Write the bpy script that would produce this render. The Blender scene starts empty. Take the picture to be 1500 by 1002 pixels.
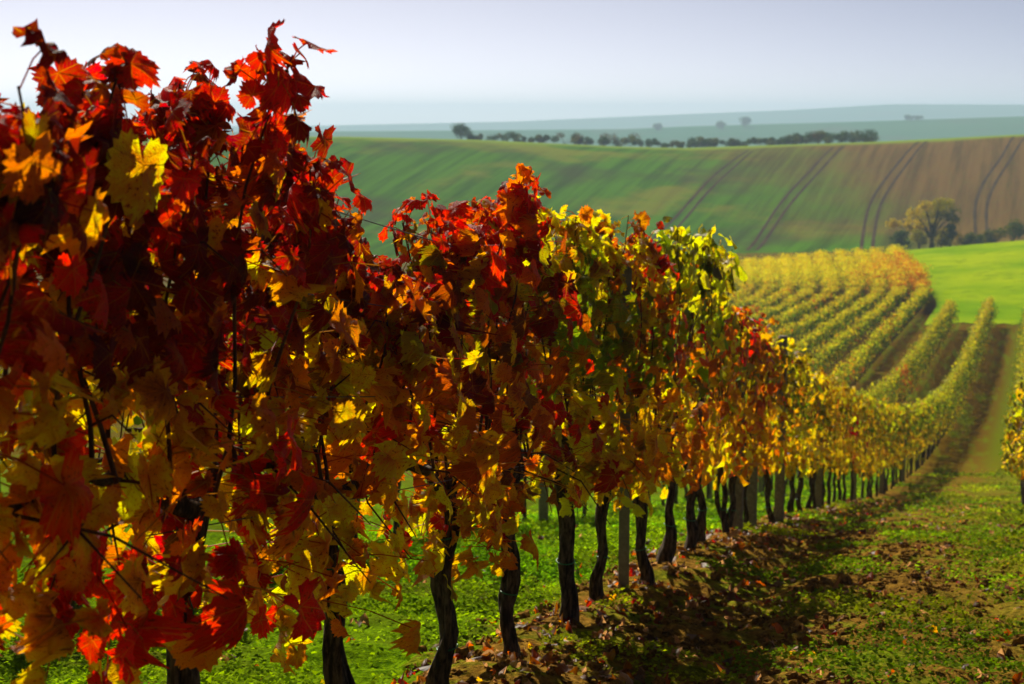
import bpy, math
import numpy as np
from math import radians, sin, cos, pi

# ------------------------------------------------------------------ camera, sky, sun, exposure
scene = bpy.context.scene
COL = scene.collection
YAW = math.atan(610 / 2500)          # the camera looks this far to the left of the row direction (+Y)
PITCH = math.atan(329 / 2500)
cam_data = bpy.data.cameras.new("camera")
cam = bpy.data.objects.new("camera", cam_data)
COL.objects.link(cam)
cam.location = (0, 0, 0)
cam.rotation_euler = (pi / 2 - PITCH, 0, YAW)
cam_data.lens = 60
cam_data.sensor_width = 36
cam_data.clip_start = 0.05
cam_data.clip_end = 20000
cam_data.dof.use_dof = True
cam_data.dof.focus_distance = 5.0
cam_data.dof.aperture_fstop = 7.0
scene.camera = cam

SUN_EL, SUN_AZ = radians(38), radians(29)   # azimuth to the left of the row direction
world = bpy.data.worlds.new("World")
scene.world = world
world.use_nodes = True
wn = world.node_tree
sky = wn.nodes.new("ShaderNodeTexSky")
sky.sky_type = 'NISHITA'
sky.sun_disc = False
sky.sun_elevation = SUN_EL
sky.sun_rotation = -SUN_AZ
sky.altitude = 3000
sky.air_density = 0.18
sky.dust_density = 10.0
sky.ozone_density = 1.5
bg = wn.nodes["Background"]
bg.inputs[1].default_value = 0.074
wn.links.new(sky.outputs[0], bg.inputs[0])

sun_data = bpy.data.lights.new("sun", 'SUN')
sun_data.energy = 5.0
sun_data.angle = radians(0.5)
sun_data.color = (1.0, 0.89, 0.70)
sun = bpy.data.objects.new("sun", sun_data)
COL.objects.link(sun)
sun.rotation_euler = (pi / 2 - SUN_EL, 0, pi + SUN_AZ)   # light comes from ahead, left and above

scene.view_settings.view_transform = 'Standard'
scene.view_settings.look = 'None'
scene.view_settings.exposure = 0.5
scene.view_settings.gamma = 1.0
scene.view_settings.use_curve_mapping = False
scene.render.engine = 'CYCLES'
scene.cycles.use_denoising = True
scene.cycles.max_bounces = 10
scene.cycles.diffuse_bounces = 4
scene.cycles.glossy_bounces = 2
scene.cycles.transmission_bounces = 8
scene.cycles.volume_bounces = 1
scene.cycles.sample_clamp_indirect = 6.0

rng = np.random.default_rng(20)

# ------------------------------------------------------------------ helpers: mesh, objects
def W(u, v):
    """camera-heading frame (u right, v ahead) to world X, Y"""
    return u * cos(YAW) - v * sin(YAW), v * cos(YAW) + u * sin(YAW)

def UV(X, Y):
    return X * cos(YAW) + Y * sin(YAW), Y * cos(YAW) - X * sin(YAW)

def mesh(name, V, F, smooth=True, col=None, luv=None, attrs=None):
    V = np.ascontiguousarray(V, dtype=np.float32); F = np.ascontiguousarray(F, dtype=np.int32)
    me = bpy.data.meshes.new(name)
    n, m, k = len(V), len(F), F.shape[1]
    me.vertices.add(n); me.vertices.foreach_set("co", V.ravel())
    me.loops.add(m * k); me.loops.foreach_set("vertex_index", F.ravel())
    me.polygons.add(m)
    me.polygons.foreach_set("loop_start", np.arange(0, m * k, k, dtype=np.int32))
    me.polygons.foreach_set("use_smooth", np.full(m, smooth, dtype=bool))
    if col is not None:
        a = me.attributes.new("col", 'FLOAT_COLOR', 'POINT')
        c4 = np.ones((n, 4), np.float32); c4[:, :3] = col
        a.data.foreach_set("color", c4.ravel())
    if luv is not None:
        a = me.attributes.new("luv", 'FLOAT_VECTOR', 'POINT')
        a.data.foreach_set("vector", np.ascontiguousarray(luv, np.float32).ravel())
    for an, av in (attrs or {}).items():
        a = me.attributes.new(an, 'FLOAT', 'POINT')
        a.data.foreach_set("value", np.ascontiguousarray(av, np.float32))
    me.update(calc_edges=True)
    me.validate()
    return me

def obj(name, me, mat=None, parent=None, loc=None):
    o = bpy.data.objects.new(name, me)
    COL.objects.link(o)
    if mat is not None:
        me.materials.append(mat)
    if parent is not None:
        o.parent = parent
    if loc is not None:
        o.location = loc
    return o

def tag(o, label=None, cat=None, group=None, kind=None):
    if label: o["label"] = label
    if cat: o["category"] = cat
    if group: o["group"] = group
    if kind: o["kind"] = kind
    return o

def thing(name, label, cat, loc, group=None):
    o = bpy.data.objects.new(name, None)
    COL.objects.link(o)
    o.location = loc
    o.empty_display_size = 0.1
    return tag(o, label, cat, group)

class MB:
    """collects triangles"""
    def __init__(s): s.V, s.F, s.n = [], [], 0
    def add(s, V, F):
        s.V.append(np.asarray(V, float)); s.F.append(np.asarray(F, int) + s.n); s.n += len(V)
    def tube(s, P, R, sides=8, ridge=None, cap=True):
        P = np.asarray(P, float); R = np.asarray(R, float); k = len(P)
        T = np.gradient(P, axis=0); T /= np.linalg.norm(T, axis=1)[:, None] + 1e-9
        ref = np.where(np.abs(T[:, 2:3]) > 0.9, np.array([[1.0, 0, 0]]), np.array([[0, 0, 1.0]]))
        A = np.cross(T, ref); A /= np.linalg.norm(A, axis=1)[:, None] + 1e-9
        for i in range(1, k):                      # keep the frame from flipping
            A[i] = A[i - 1] - T[i] * np.dot(A[i - 1], T[i]); A[i] /= np.linalg.norm(A[i]) + 1e-9
        B = np.cross(T, A)
        th = np.linspace(0, 2 * pi, sides, endpoint=False)
        rr = R[:, None] * (np.ones((k, sides)) if ridge is None else ridge(th[None, :], np.arange(k)[:, None] / max(1, k - 1)))
        V = P[:, None] + rr[..., None] * (np.cos(th)[None, :, None] * A[:, None] + np.sin(th)[None, :, None] * B[:, None])
        V = V.reshape(-1, 3)
        i, j = np.meshgrid(np.arange(k - 1), np.arange(sides), indexing='ij')
        a = i * sides + j; b = i * sides + (j + 1) % sides; c = b + sides; d = a + sides
        F = np.concatenate([np.stack([a, b, c], -1).reshape(-1, 3), np.stack([a, c, d], -1).reshape(-1, 3)])
        if cap:
            V = np.concatenate([V, P[:1], P[-1:]])
            q = np.arange(sides); nq = (q + 1) % sides; o = k * sides; l = (k - 1) * sides
            F = np.concatenate([F, np.stack([nq, q, np.full(sides, o)], -1), np.stack([l + q, l + nq, np.full(sides, o + 1)], -1)])
        s.add(V, F)
    def box(s, c, d, bev=0.0):
        """box with chamfered vertical edges; c = centre of the base"""
        x, y, z = d[0] / 2, d[1] / 2, d[2]; b = bev
        ring = np.array([(-x + b, -y), (x - b, -y), (x, -y + b), (x, y - b), (x - b, y), (-x + b, y), (-x, y - b), (-x, -y + b)])
        zz = [0, z - b, z]; sc = [1, 1, 1 - 2 * b / max(d[0], 1e-6)]
        V = np.concatenate([np.c_[ring * q, np.full(8, h)] for h, q in zip(zz, sc)] + [np.array([[0, 0, z]])]) + np.array(c)
        F = []
        for r in range(2):
            for j in range(8):
                a, bb = r * 8 + j, r * 8 + (j + 1) % 8
                F += [(a, bb, bb + 8), (a, bb + 8, a + 8)]
        F += [(16 + j, 16 + (j + 1) % 8, 24) for j in range(8)]
        s.add(V, F)
    def build(s, name, mat, parent=None, loc=None, smooth=True, org=(0, 0, 0)):
        return obj(name, mesh(name, np.concatenate(s.V) - np.array(org), np.concatenate(s.F), smooth), mat, parent, loc)

def _h(ix, iy, seed):
    h = (ix * 374761393 + iy * 668265263 + seed * 974711) & 0x7fffffff
    h = ((h ^ (h >> 13)) * 1274126177) & 0x7fffffff
    return ((h ^ (h >> 16)) & 0xffff) / 65535.0

def noise(x, y, seed=0):
    x = np.asarray(x, float); y = np.asarray(y, float)
    ix = np.floor(x).astype(np.int64); iy = np.floor(y).astype(np.int64)
    fx = x - ix; fy = y - iy
    fx = fx * fx * (3 - 2 * fx); fy = fy * fy * (3 - 2 * fy)
    a, b = _h(ix, iy, seed), _h(ix + 1, iy, seed); c, d = _h(ix, iy + 1, seed), _h(ix + 1, iy + 1, seed)
    return (a + (b - a) * fx) * (1 - fy) + (c + (d - c) * fx) * fy

def sstep(a, b, x):
    t = np.clip((np.asarray(x, float) - a) / (b - a), 0, 1)
    return t * t * (3 - 2 * t)

# ------------------------------------------------------------------ the lie of the land (heights below the camera)
KN = np.array([(-60, -6.5), (-30, -2.6), (0, 1.13), (3, 1.53), (6.1, 2.03), (7.2, 2.26), (9.9, 2.66), (11.7, 3.0), (17, 4.15), (25, 5.8), (32.5, 7.35), (39, 8.4),
               (50, 10.0), (62, 11.3), (75, 11.9), (95, 12.1), (120, 12.3), (150, 12.4), (165, 13.0), (190, 15.8), (215, 17.9), (235, 18.7),
               (250, 18.3), (270, 16.2), (300, 10.5), (325, 6), (338, 4.5), (350, 4.1), (370, 5.5), (420, 12), (600, 34), (900, 44), (1200, 30), (1500, 2),
               (1650, 4), (2000, 45), (2700, 48), (3100, 25), (3500, 0), (3900, 30), (9000, 60)])
_s = np.linspace(0, math.log(9300), 6000)           # s = log(v + 100)
_tab = np.interp(np.exp(_s) - 100, KN[:, 0], KN[:, 1])
_k = np.exp(-0.5 * (np.arange(-24, 25) / 8.0) ** 2); _k /= _k.sum()
_tab = np.convolve(np.pad(_tab, 24, mode='edge'), _k, mode='valid')

def land(u, v):
    u = np.asarray(u, float); v = np.asarray(v, float)
    z = -np.interp(np.log(np.maximum(v + 100, 1)), _s, _tab)
    w = sstep(80, 150, v) * (1 - sstep(200, 250, v))
    z = z - w * (-0.085) * np.clip(u - 35, -45, 45)
    t = np.interp(u, [-34, -7, 21, 35, 73, 104], [3.9, 4.55, 5.9, 6.2, 5.0, 3.45]) - 4.35
    z = z - t * sstep(255, 345, v) * (1 - sstep(420, 700, v))
    t = np.interp(u, [-300, 100, 150, 210, 300, 450, 800], [13, 10, 7.8, 6.0, 3.6, -1.2, -8]) - 2
    z = z - t * sstep(1200, 1480, v) * (1 - sstep(1700, 2300, v))
    t = np.interp(u, [-950, -380, 0, 350, 560, 770, 1050, 1900], [17, 14, 6, -9, -17, -29, -28, -20])
    z = z - t * sstep(2900, 3450, v) * (1 - sstep(3700, 4100, v))
    return z

_Y = np.linspace(-10, 170, 1801)
_X0 = np.interp(_Y, [-10, 19, 26, 33, 40, 62.4, 79.5, 105, 117, 123, 150, 170], [-1.46, -1.46, -1.22, -.82, -.36, .86, 1.98, 3.72, 4.6, 4.4, 1.7, -.3])
_kk = np.exp(-0.5 * (np.arange(-60, 61) / 22.0) ** 2); _kk /= _kk.sum()
_X0 = np.convolve(np.pad(_X0, 60, mode='reflect', reflect_type='odd'), _kk, mode='valid')
NEAR_OFF = np.array([-2.45 * k for k in range(12)])
FAR_OFF = np.array([0, -2.1, -4.75, -6.3, -7.7, -9.25, -10.9, -12.5, -13.9, -15.3, -16.8, -18.4])

def rowX(k, Y):
    """k = 0 the near row, -1, -2 ... rows beyond it, +1 the row on the other side of the track"""
    Y = np.asarray(Y, float); b = np.interp(Y, _Y, _X0); t = sstep(18, 105, Y)
    if k > 0:
        return b + 2.74 * (1 - t) + 2.28 * t
    return b + NEAR_OFF[-k] * (1 - t) + FAR_OFF[-k] * t

def lane(X, Y):
    return X - np.interp(Y, _Y, _X0)

def micro(X, Y):
    s = lane(X, Y); fade = 1 - sstep(25, 45, Y)
    # worked soil on the track, cushions of weed on the other side of the row
    soil = 0.05 * (noise(X * 2.3, Y * 2.3, 1) - .5) + 0.045 * (noise(X * 6, Y * 6, 2) - .5) + 0.028 * (noise(X * 14, Y * 14, 3) - .5) + .016 * (noise(X * 31, Y * 31, 8) - .5)
    weed = 0.13 * (noise(X * 2.7, Y * 2.7, 4) - .5) + 0.08 * (noise(X * 6.5, Y * 6.5, 5) - .5)
    g = sstep(-.1, -.45, s)
    bank = 0.06 * np.exp(-(s / .28) ** 2) - 0.04 * np.exp(-((s - .65) / .2) ** 2) - 0.04 * np.exp(-((s - 1.85) / .22) ** 2)
    return fade * (soil * (1 - g) + weed * g + bank)

def gz(X, Y):
    u, v = UV(X, Y)
    return land(u, v) + micro(X, Y)

# ------------------------------------------------------------------ material helper
class Mat:
    def __init__(s, name):
        s.m = bpy.data.materials.new(name); s.m.use_nodes = True
        s.t = s.m.node_tree; s.t.nodes.clear()
        s.out = s.t.nodes.new("ShaderNodeOutputMaterial")
    def n(s, kind, **kw):
        nd = s.t.nodes.new("ShaderNode" + kind)
        for k, v in kw.items(): setattr(nd, k, v)
        return nd
    def link(s, a, b): s.t.links.new(a, b)
    def put(s, sock, v):
        if isinstance(v, bpy.types.NodeSocket): s.link(v, sock)
        elif isinstance(v, tuple) and len(v) == 3 and sock.type == 'RGBA': sock.default_value = v + (1,)
        else: sock.default_value = v
    def math(s, op, a, b=None, c=None, clamp=False):
        nd = s.n("Math", operation=op); nd.use_clamp = clamp
        for i, x in enumerate((a, b, c)):
            if x is not None: s.put(nd.inputs[i], x)
        return nd.outputs[0]
    def mix(s, f, a, b, mode='MIX'):
        nd = s.n("Mix", data_type='RGBA', blend_type=mode)
        s.put(nd.inputs[0], f); s.put(nd.inputs[6], a); s.put(nd.inputs[7], b)
        return nd.outputs[2]
    def ramp(s, f, lo, hi):
        nd = s.n("MapRange"); nd.interpolation_type = 'SMOOTHSTEP'
        s.put(nd.inputs[0], f); s.put(nd.inputs[1], lo); s.put(nd.inputs[2], hi)
        return nd.outputs[0]
    def noise(s, vec=None, scale=5., detail=3., rough=.55):
        nd = s.n("TexNoise"); s.put(nd.inputs["Scale"], scale); s.put(nd.inputs["Detail"], detail); s.put(nd.inputs["Roughness"], rough)
        if vec is not None: s.link(vec, nd.inputs["Vector"])
        return nd.outputs[0]
    def attr(s, name):
        return s.n("Attribute", attribute_name=name)
    def pos(s):
        return s.n("NewGeometry").outputs["Position"]
    def mapping(s, vec, scale=(1, 1, 1), rot=(0, 0, 0), loc=(0, 0, 0)):
        nd = s.n("Mapping"); s.link(vec, nd.inputs[0])
        nd.inputs[1].default_value = loc; nd.inputs[2].default_value = rot; nd.inputs[3].default_value = scale
        return nd.outputs[0]
    def principled(s, color, rough=.8, spec=.3, normal=None):
        nd = s.n("BsdfPrincipled")
        s.put(nd.inputs["Base Color"], color); s.put(nd.inputs["Roughness"], rough); nd.inputs["Specular IOR Level"].default_value = spec
        if normal is not None: s.link(normal, nd.inputs["Normal"])
        return nd.outputs[0]
    def bump(s, h, strength=.5, dist=.02):
        nd = s.n("Bump"); nd.inputs["Strength"].default_value = strength; nd.inputs["Distance"].default_value = dist
        s.link(h, nd.inputs["Height"]); return nd.outputs[0]
    def surface(s, sh):
        s.link(sh, s.out.inputs[0]); return s.m

def leaf_material(name, veins=True, trans=.70, spec=.30, boost=2.3, mottle=True, dark=True):
    M = Mat(name)
    col = M.attr("col").outputs["Color"]
    luv = M.attr("luv").outputs["Vector"]
    sep = M.n("SeparateXYZ"); M.link(luv, sep.inputs[0])
    x, y, r = sep.outputs
    if mottle:
        comb = M.n("CombineXYZ")
        M.put(comb.inputs[0], M.math('MULTIPLY_ADD', r, 37.0, x)); M.put(comb.inputs[1], y); M.put(comb.inputs[2], M.math('MULTIPLY', r, 91.0))
        n1 = M.noise(comb.outputs[0], 3.2, 4, .65)
        n2 = M.noise(comb.outputs[0], 11, 3, .6)
        col = M.mix(M.math('MULTIPLY', M.ramp(n1, .42, .64), .85), col, M.mix(.5, col, (.16, .045, .008)))
        col = M.mix(M.math('MULTIPLY', M.ramp(n2, .56, .68), .85), col, (.05, .016, .006))
    nrm = None
    if veins:
        ax = M.math('ABSOLUTE', x)
        vein = None; sec = None
        for a in (0.0, radians(50), radians(104)):
            al = M.math('ADD', M.math('MULTIPLY', ax, sin(a)), M.math('MULTIPLY', y, cos(a)))
            pe = M.math('ABSOLUTE', M.math('SUBTRACT', M.math('MULTIPLY', ax, cos(a)), M.math('MULTIPLY', y, sin(a))))
            on = M.math('GREATER_THAN', al, 0.0)
            k = M.math('MULTIPLY', M.math('SUBTRACT', 1.0, M.ramp(pe, .006, .03)), on)
            vein = k if vein is None else M.math('MAXIMUM', vein, k)
            w = M.math('SINE', M.math('MULTIPLY', M.math('SUBTRACT', al, M.math('MULTIPLY', pe, .9)), 46.0))
            near = M.math('MULTIPLY', M.math('SUBTRACT', 1.0, M.ramp(pe, .16, .26)), on)
            k2 = M.math('MULTIPLY', M.ramp(w, .80, .98), near)
            sec = k2 if sec is None else M.math('MAXIMUM', sec, k2)
        v = M.math('MAXIMUM', vein, M.math('MULTIPLY', sec, .45))
        light = M.mix(.5, col, (.55, .30, .05))
        col = M.mix(M.math('MULTIPLY', v, .6), col, light)
        n3 = M.noise(luv, 22, 2, .5)
        nrm = M.bump(M.math('ADD', M.math('MULTIPLY', v, -1.0), M.math('MULTIPLY', n3, .6)), .9, .008)
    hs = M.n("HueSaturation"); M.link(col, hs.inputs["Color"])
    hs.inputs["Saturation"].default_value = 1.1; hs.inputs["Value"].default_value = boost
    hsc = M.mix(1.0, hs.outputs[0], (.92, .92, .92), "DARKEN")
    front = M.mix(.62 if dark else 0.0, M.mix(.05, col, (.20, .17, .12)), (.004, .002, .002))  # reflected colour darkened so leaves in shade look deeper
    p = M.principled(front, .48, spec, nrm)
    tr = M.n("BsdfTranslucent"); M.link(hsc, tr.inputs[0])
    if nrm is not None: M.link(nrm, tr.inputs["Normal"])
    mx = M.n("MixShader"); mx.inputs[0].default_value = trans
    M.link(p, mx.inputs[1]); M.link(tr.outputs[0], mx.inputs[2])
    return M.surface(mx.outputs[0])

def bark_material(name, c1, c2, zscale=.22, sc=60):
    M = Mat(name)
    tc = M.n("TexCoord").outputs["Object"]
    st = M.mapping(tc, (1, 1, zscale))
    n1 = M.noise(st, sc, 5, .7); n2 = M.noise(tc, 9, 3, .6)
    c = M.mix(M.ramp(n1, .38, .66), c1, c2)
    c = M.mix(M.math('MULTIPLY', M.ramp(n2, .55, .75), .5), c, (.07, .065, .035))
    return M.surface(M.principled(c, .9, .2, M.bump(n1, .9, .012)))

def flat_material(name, c, rough=.6, spec=.3, var=.35, sc=30, bump=.2, metal=0.):
    M = Mat(name)
    tc = M.n("TexCoord").outputs["Object"]
    n1 = M.noise(tc, sc, 5, .65); n2 = M.noise(tc, sc * .12, 3, .6)
    dark = tuple(q * (1 - var) for q in c)
    col = M.mix(M.ramp(n1, .35, .7), dark, c)
    col = M.mix(M.math('MULTIPLY', M.ramp(n2, .5, .75), .5), col, tuple(q * .6 for q in c))
    nd = M.n("BsdfPrincipled"); M.link(col, nd.inputs["Base Color"]); nd.inputs["Roughness"].default_value = rough
    nd.inputs["Specular IOR Level"].default_value = spec; nd.inputs["Metallic"].default_value = metal
    M.link(M.bump(n1, bump, .004), nd.inputs["Normal"])
    return M.surface(nd.outputs[0])

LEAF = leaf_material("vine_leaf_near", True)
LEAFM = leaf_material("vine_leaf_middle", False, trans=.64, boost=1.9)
LEAFF = leaf_material("vine_leaf_far", False, trans=.42, spec=.02, mottle=False, boost=1.7, dark=False)
LEAFH = leaf_material("vine_leaf_hedge", False, trans=.48, spec=.0, mottle=False, boost=1.7, dark=False)
WEED = leaf_material("weed_leaf", False, trans=.45, spec=.0, mottle=False, boost=1.2, dark=False)
TREE = leaf_material("tree_leaf", False, trans=.4, spec=.0, mottle=False, boost=1.0, dark=False)
BARK = bark_material("vine_bark", (.014, .009, .006), (.13, .088, .058))
CANE = bark_material("cane_bark", (.035, .014, .008), (.13, .055, .025), .15, 40)
TBARK = bark_material("tree_bark", (.03, .022, .016), (.09, .07, .05), .3, 8)
STEEL = flat_material("galvanised_steel", (.22, .215, .20), .5, .5, .35, 22, .15, .35)
CONCRETE = flat_material("weathered_concrete", (.27, .235, .19), .9, .2, .4, 28, .5)
WIRE = flat_material("wire_steel", (.07, .065, .06), .5, .5, .2, 20, .1, .7)
TIE = flat_material("green_tie_plastic", (.01, .17, .05), .45, .4, .2, 30, .1)
BLUE = flat_material("blue_tape_plastic", (.02, .10, .45), .45, .4, .2, 30, .1)

# ------------------------------------------------------------------ setting: ground sheets
def ground_material():
    M = Mat("vineyard_earth")
    p = M.pos(); ln = M.attr("lane").outputs["Fac"]; mv = M.attr("vv").outputs["Fac"]
    big = M.noise(p, .9, 4, .6); mid = M.noise(p, 4.5, 5, .65); fine = M.noise(p, 26, 5, .7); grain = M.noise(p, 110, 3, .6)
    soil = M.mix(M.ramp(fine, .3, .7), (.07, .036, .006), (.34, .19, .030))
    soil = M.mix(M.math('MULTIPLY', M.ramp(mid, .5, .75), .6), soil, (.36, .18, .035))
    grass = M.mix(M.ramp(fine, .3, .7), (.04, .10, .002), (.20, .36, .004))
    grass = M.mix(M.ramp(big, .4, .65), grass, (.10, .13, .008))
    # where weed covers the earth: past the row, and the far half of the track
    j = M.math('MULTIPLY_ADD', M.math('SUBTRACT', mid, .5), 1.1, ln)
    left = M.math('SUBTRACT', 1.0, M.ramp(j, -.38, -.12))
    right = M.math('MULTIPLY', M.ramp(j, 1.5, 2.3), .5)
    cover = M.math('MAXIMUM', left, right)
    patch = M.math('MULTIPLY', M.ramp(M.noise(p, 2.1, 4, .65), .46, .62), .65)
    cover = M.math('MAXIMUM', cover, patch)
    far = M.ramp(mv, 30.0, 55.0)
    stripe = M.ramp(M.noise(M.mapping(p, (2.2, .25, 1), (0, 0, radians(3))), 1.0, 4, .65), .45, .65)
    worked = M.mix(M.math('MULTIPLY', M.math('MAXIMUM', stripe, M.ramp(ln, 1.3, 1.9)), .75), (.12, .070, .006), (.11, .16, .003))
    col = M.mix(far, M.mix(cover, soil, grass), worked)
    h = M.math('ADD', M.math('MULTIPLY', fine, .7), M.math('MULTIPLY', grain, .3))
    return M.surface(M.principled(col, .95, .0, M.bump(h, .8, .05)))

def field_material(name, c_green, c_brown, split, soft, rows=True):
    """sown slope: young green crop giving way to bare brown earth; drill lines run down the slope"""
    M = Mat(name)
    p = M.pos(); u = M.attr("uu").outputs["Fac"]; v = M.attr("vv").outputs["Fac"]
    big = M.noise(M.mapping(p, (1, 1, .2)), .035, 4, .6)
    cmb = M.n("CombineXYZ")
    M.put(cmb.inputs[0], M.math('MULTIPLY', M.math('MULTIPLY_ADD', v, -.30, u), .42)); M.put(cmb.inputs[1], M.math('MULTIPLY', v, .018))
    st = cmb.outputs[0]
    streak = M.noise(st, 1.0, 5, .65); fine = M.noise(p, 1.3, 4, .7)
    m = M.math('ADD', u, M.math('MULTIPLY', M.math('SUBTRACT', big, .5), soft * 2.2))
    m = M.math('ADD', m, M.math('MULTIPLY', M.math('SUBTRACT', streak, .5), soft * 1.1))
    m = M.math('ADD', m, M.math('MULTIPLY', M.math('SUBTRACT', 285.0, v), -.16))
    f = M.ramp(m, split - soft, split + soft)
    g = M.mix(M.ramp(streak, .35, .7), c_green, tuple(q * .42 for q in c_green))
    g = M.mix(M.math('MULTIPLY', M.ramp(big, .50, .66), .7), g, (.20, .21, .02))
    g = M.mix(M.math('MULTIPLY', M.ramp(M.noise(M.mapping(p, (1, 1, .2), (0, 0, 0), (40, 9, 0)), .03, 4, .6), .5, .68), .7), g, (.055, .062, .022))
    b = M.mix(M.ramp(streak, .35, .7), c_brown, tuple(q * .5 for q in c_brown))
    b = M.mix(M.math('MULTIPLY', M.ramp(fine, .45, .7), .25), b, c_green)
    verge = M.ramp(M.math('MULTIPLY_ADD', M.math('SUBTRACT', big, .5), 14.0, v), 336.0, 345.0)
    col = M.mix(verge, M.mix(f, g, b), (.18, .28, .02))
    return M.surface(M.principled(col, .95, .0, M.bump(M.math('ADD', fine, streak), .6, .25)))

def plain_field(name, c1, c2, sc, bump=.2, c3=None):
    M = Mat(name)
    p = M.pos(); n1 = M.noise(p, sc, 5, .6); n2 = M.noise(p, sc * 7, 4, .65)
    col = M.mix(M.ramp(n1, .35, .68), c1, c2)
    if c3: col = M.mix(M.math('MULTIPLY', M.ramp(n2, .5, .72), .7), col, c3)
    return M.surface(M.principled(col, .95, .0, M.bump(n2, .6, bump)))

def sheet(name, vs, half, ncol, mat, dz=0.0, zf=None):
    """a strip of land between two distances: rows at the given v, half(v) wide"""
    t = np.linspace(-1, 1, ncol); t = np.sign(t) * (np.abs(t) * .55 + .45 * np.abs(t) ** 2.2) if ncol > 150 else t
    v = np.asarray(vs, float)[:, None] * np.ones(ncol)[None]
    u = half(np.asarray(vs, float))[:, None] * t[None]
    X, Y = W(u, v)
    Z = (land(u, v) if zf is None else zf(X, Y)) + dz
    n, m = v.shape
    i, j = np.meshgrid(np.arange(n - 1), np.arange(m - 1), indexing='ij'); a = i * m + j
    F = np.stack([a, a + 1, a + m + 1, a + m], -1).reshape(-1, 4)
    me = mesh(name, np.stack([X, Y, Z], -1).reshape(-1, 3), F, True, attrs={"lane": np.clip(lane(X, Y), -60, 60).ravel(), "vv": v.ravel(), "uu": u.ravel()})
    return tag(obj(name, me, mat), kind="structure")

half = lambda v: 9 + 0.62 * np.maximum(v, 0) + np.where(v < 0, 4, 0)
vs = np.concatenate([np.linspace(-30, 3, 16)[:-1], np.arange(3, 14, .045), np.arange(14, 30, .11), np.arange(30, 60, .45), np.arange(60, 236, 1.6), [236]])
sheet("ground", vs, half, 420, ground_material(), zf=gz)
sheet("field", np.concatenate([np.arange(236, 460, 1.6), np.linspace(460, 720, 40)]), half, 260, field_material("sown_slope", (.070, .190, .004), (.175, .098, .028), 52, 24))
sheet("distant_fields", np.concatenate([np.linspace(720, 2400, 160), np.linspace(2420, 4700, 120)]), lambda v: 160 + .62 * v, 220,
      plain_field("distant_farmland", (.02, .12, .04), (.05, .14, .05), .0016, .5, (.07, .09, .05)))

# meadow beyond the end of the rows, laid over the ground
def meadow():
    Ys = np.concatenate([np.arange(105.6, 130, .8), np.arange(130, 215, 2.0)])
    ns = 90
    left = np.where(Ys < 112, rowX(-2, Ys) + .9, rowX(-2, Ys) + .9)
    right = left + 90
    t = np.linspace(0, 1, ns) ** 1.6
    X = left[:, None] + (right - left)[:, None] * t[None]
    Y = np.repeat(Ys[:, None], ns, 1)
    Y = Y + (1 - sstep(0, 6, Y - 105.6)) * (3.2 * (noise(X * .45, Y * 0, 9) - .5) + 1.6 * (noise(X * 1.7, Y * 0, 10) - .5) - .12 * np.maximum(X - 3, 0))
    Z = gz(X, Y) + .035 + .03 * noise(X * 1.7, Y * 1.7, 11)
    n, m = X.shape
    i, j = np.meshgrid(np.arange(n - 1), np.arange(m - 1), indexing='ij'); a = i * m + j
    F = np.stack([a, a + 1, a + m + 1, a + m], -1).reshape(-1, 4)
    me = mesh("meadow", np.stack([X, Y, Z], -1).reshape(-1, 3), F)
    tag(obj("meadow", me, plain_field("meadow_turf", (.14, .28, .0015), (.30, .40, .003), .10, .25, (.09, .19, .002))), kind="structure")
meadow()

# wheel tracks pressed into the sown slope
TRACKS = [[(46.5, 336), (40.9, 320.0), (36.2, 308.0), (31.2, 290.0), (26.9, 275.5), (22, 258), (18, 240)],
          [(46.9, 334), (41.3, 316.0), (37.5, 305.5), (32.7, 290.0), (28.4, 274.75), (23.6, 257), (20, 240)],
          [(63.2, 337), (55.1, 313.0), (48.6, 295.5), (41.6, 274.5), (33.1, 240)],
          [(65.2, 337), (56.9, 313.0), (49.8, 293.5), (43.2, 274.5), (34.4, 240)],
          [(80.8, 341), (71.3, 316.0), (63.1, 294.75), (57.6, 277.75), (50.6, 247), (49, 239)],
          [(82.4, 341), (73.0, 315.75), (65.7, 296.5), (59.8, 279.5), (52.2, 247), (50.6, 239)],
          [(99.9, 342), (91.4, 319.0), (82.4, 299.0), (76.4, 282.75), (67.3, 247), (66, 239)],
          [(102.4, 342), (93.2, 318.75), (84.5, 298.75), (78.2, 282.5), (69.0, 247), (67.6, 239)]]
TRK = plain_field("pressed_earth", (.05, .035, .022), (.075, .052, .03), .2, .05)
def wheel_track(pts):
    pts = np.array(pts)[::-1]; vv = np.arange(pts[0, 1], pts[-1, 1], 1.0)
    uu = np.interp(vv, pts[:, 1], pts[:, 0])
    kk = np.exp(-.5 * (np.arange(-18, 19) / 7.) ** 2); kk /= kk.sum()
    uu = np.convolve(np.pad(uu, 18, mode='reflect', reflect_type='odd'), kk, mode='valid')
    wd = .22 + .10 * noise(vv * .3, vv * 0, 21)
    V = []
    for q in (-1, -.4, .4, 1):
        X, Y = W(uu + q * wd, vv); V.append(np.stack([X, Y, land(uu + q * wd, vv) + (.045 if abs(q) < .9 else .02)], -1))
    V = np.stack(V, 1); n = len(vv)
    i, j = np.meshgrid(np.arange(n - 1), np.arange(3), indexing='ij'); a = i * 4 + j
    F = np.stack([a, a + 1, a + 5, a + 4], -1).reshape(-1, 4)
    tag(obj("path", mesh("path", V.reshape(-1, 3), F), TRK), kind="structure")
for t in TRACKS: wheel_track(t)

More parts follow.
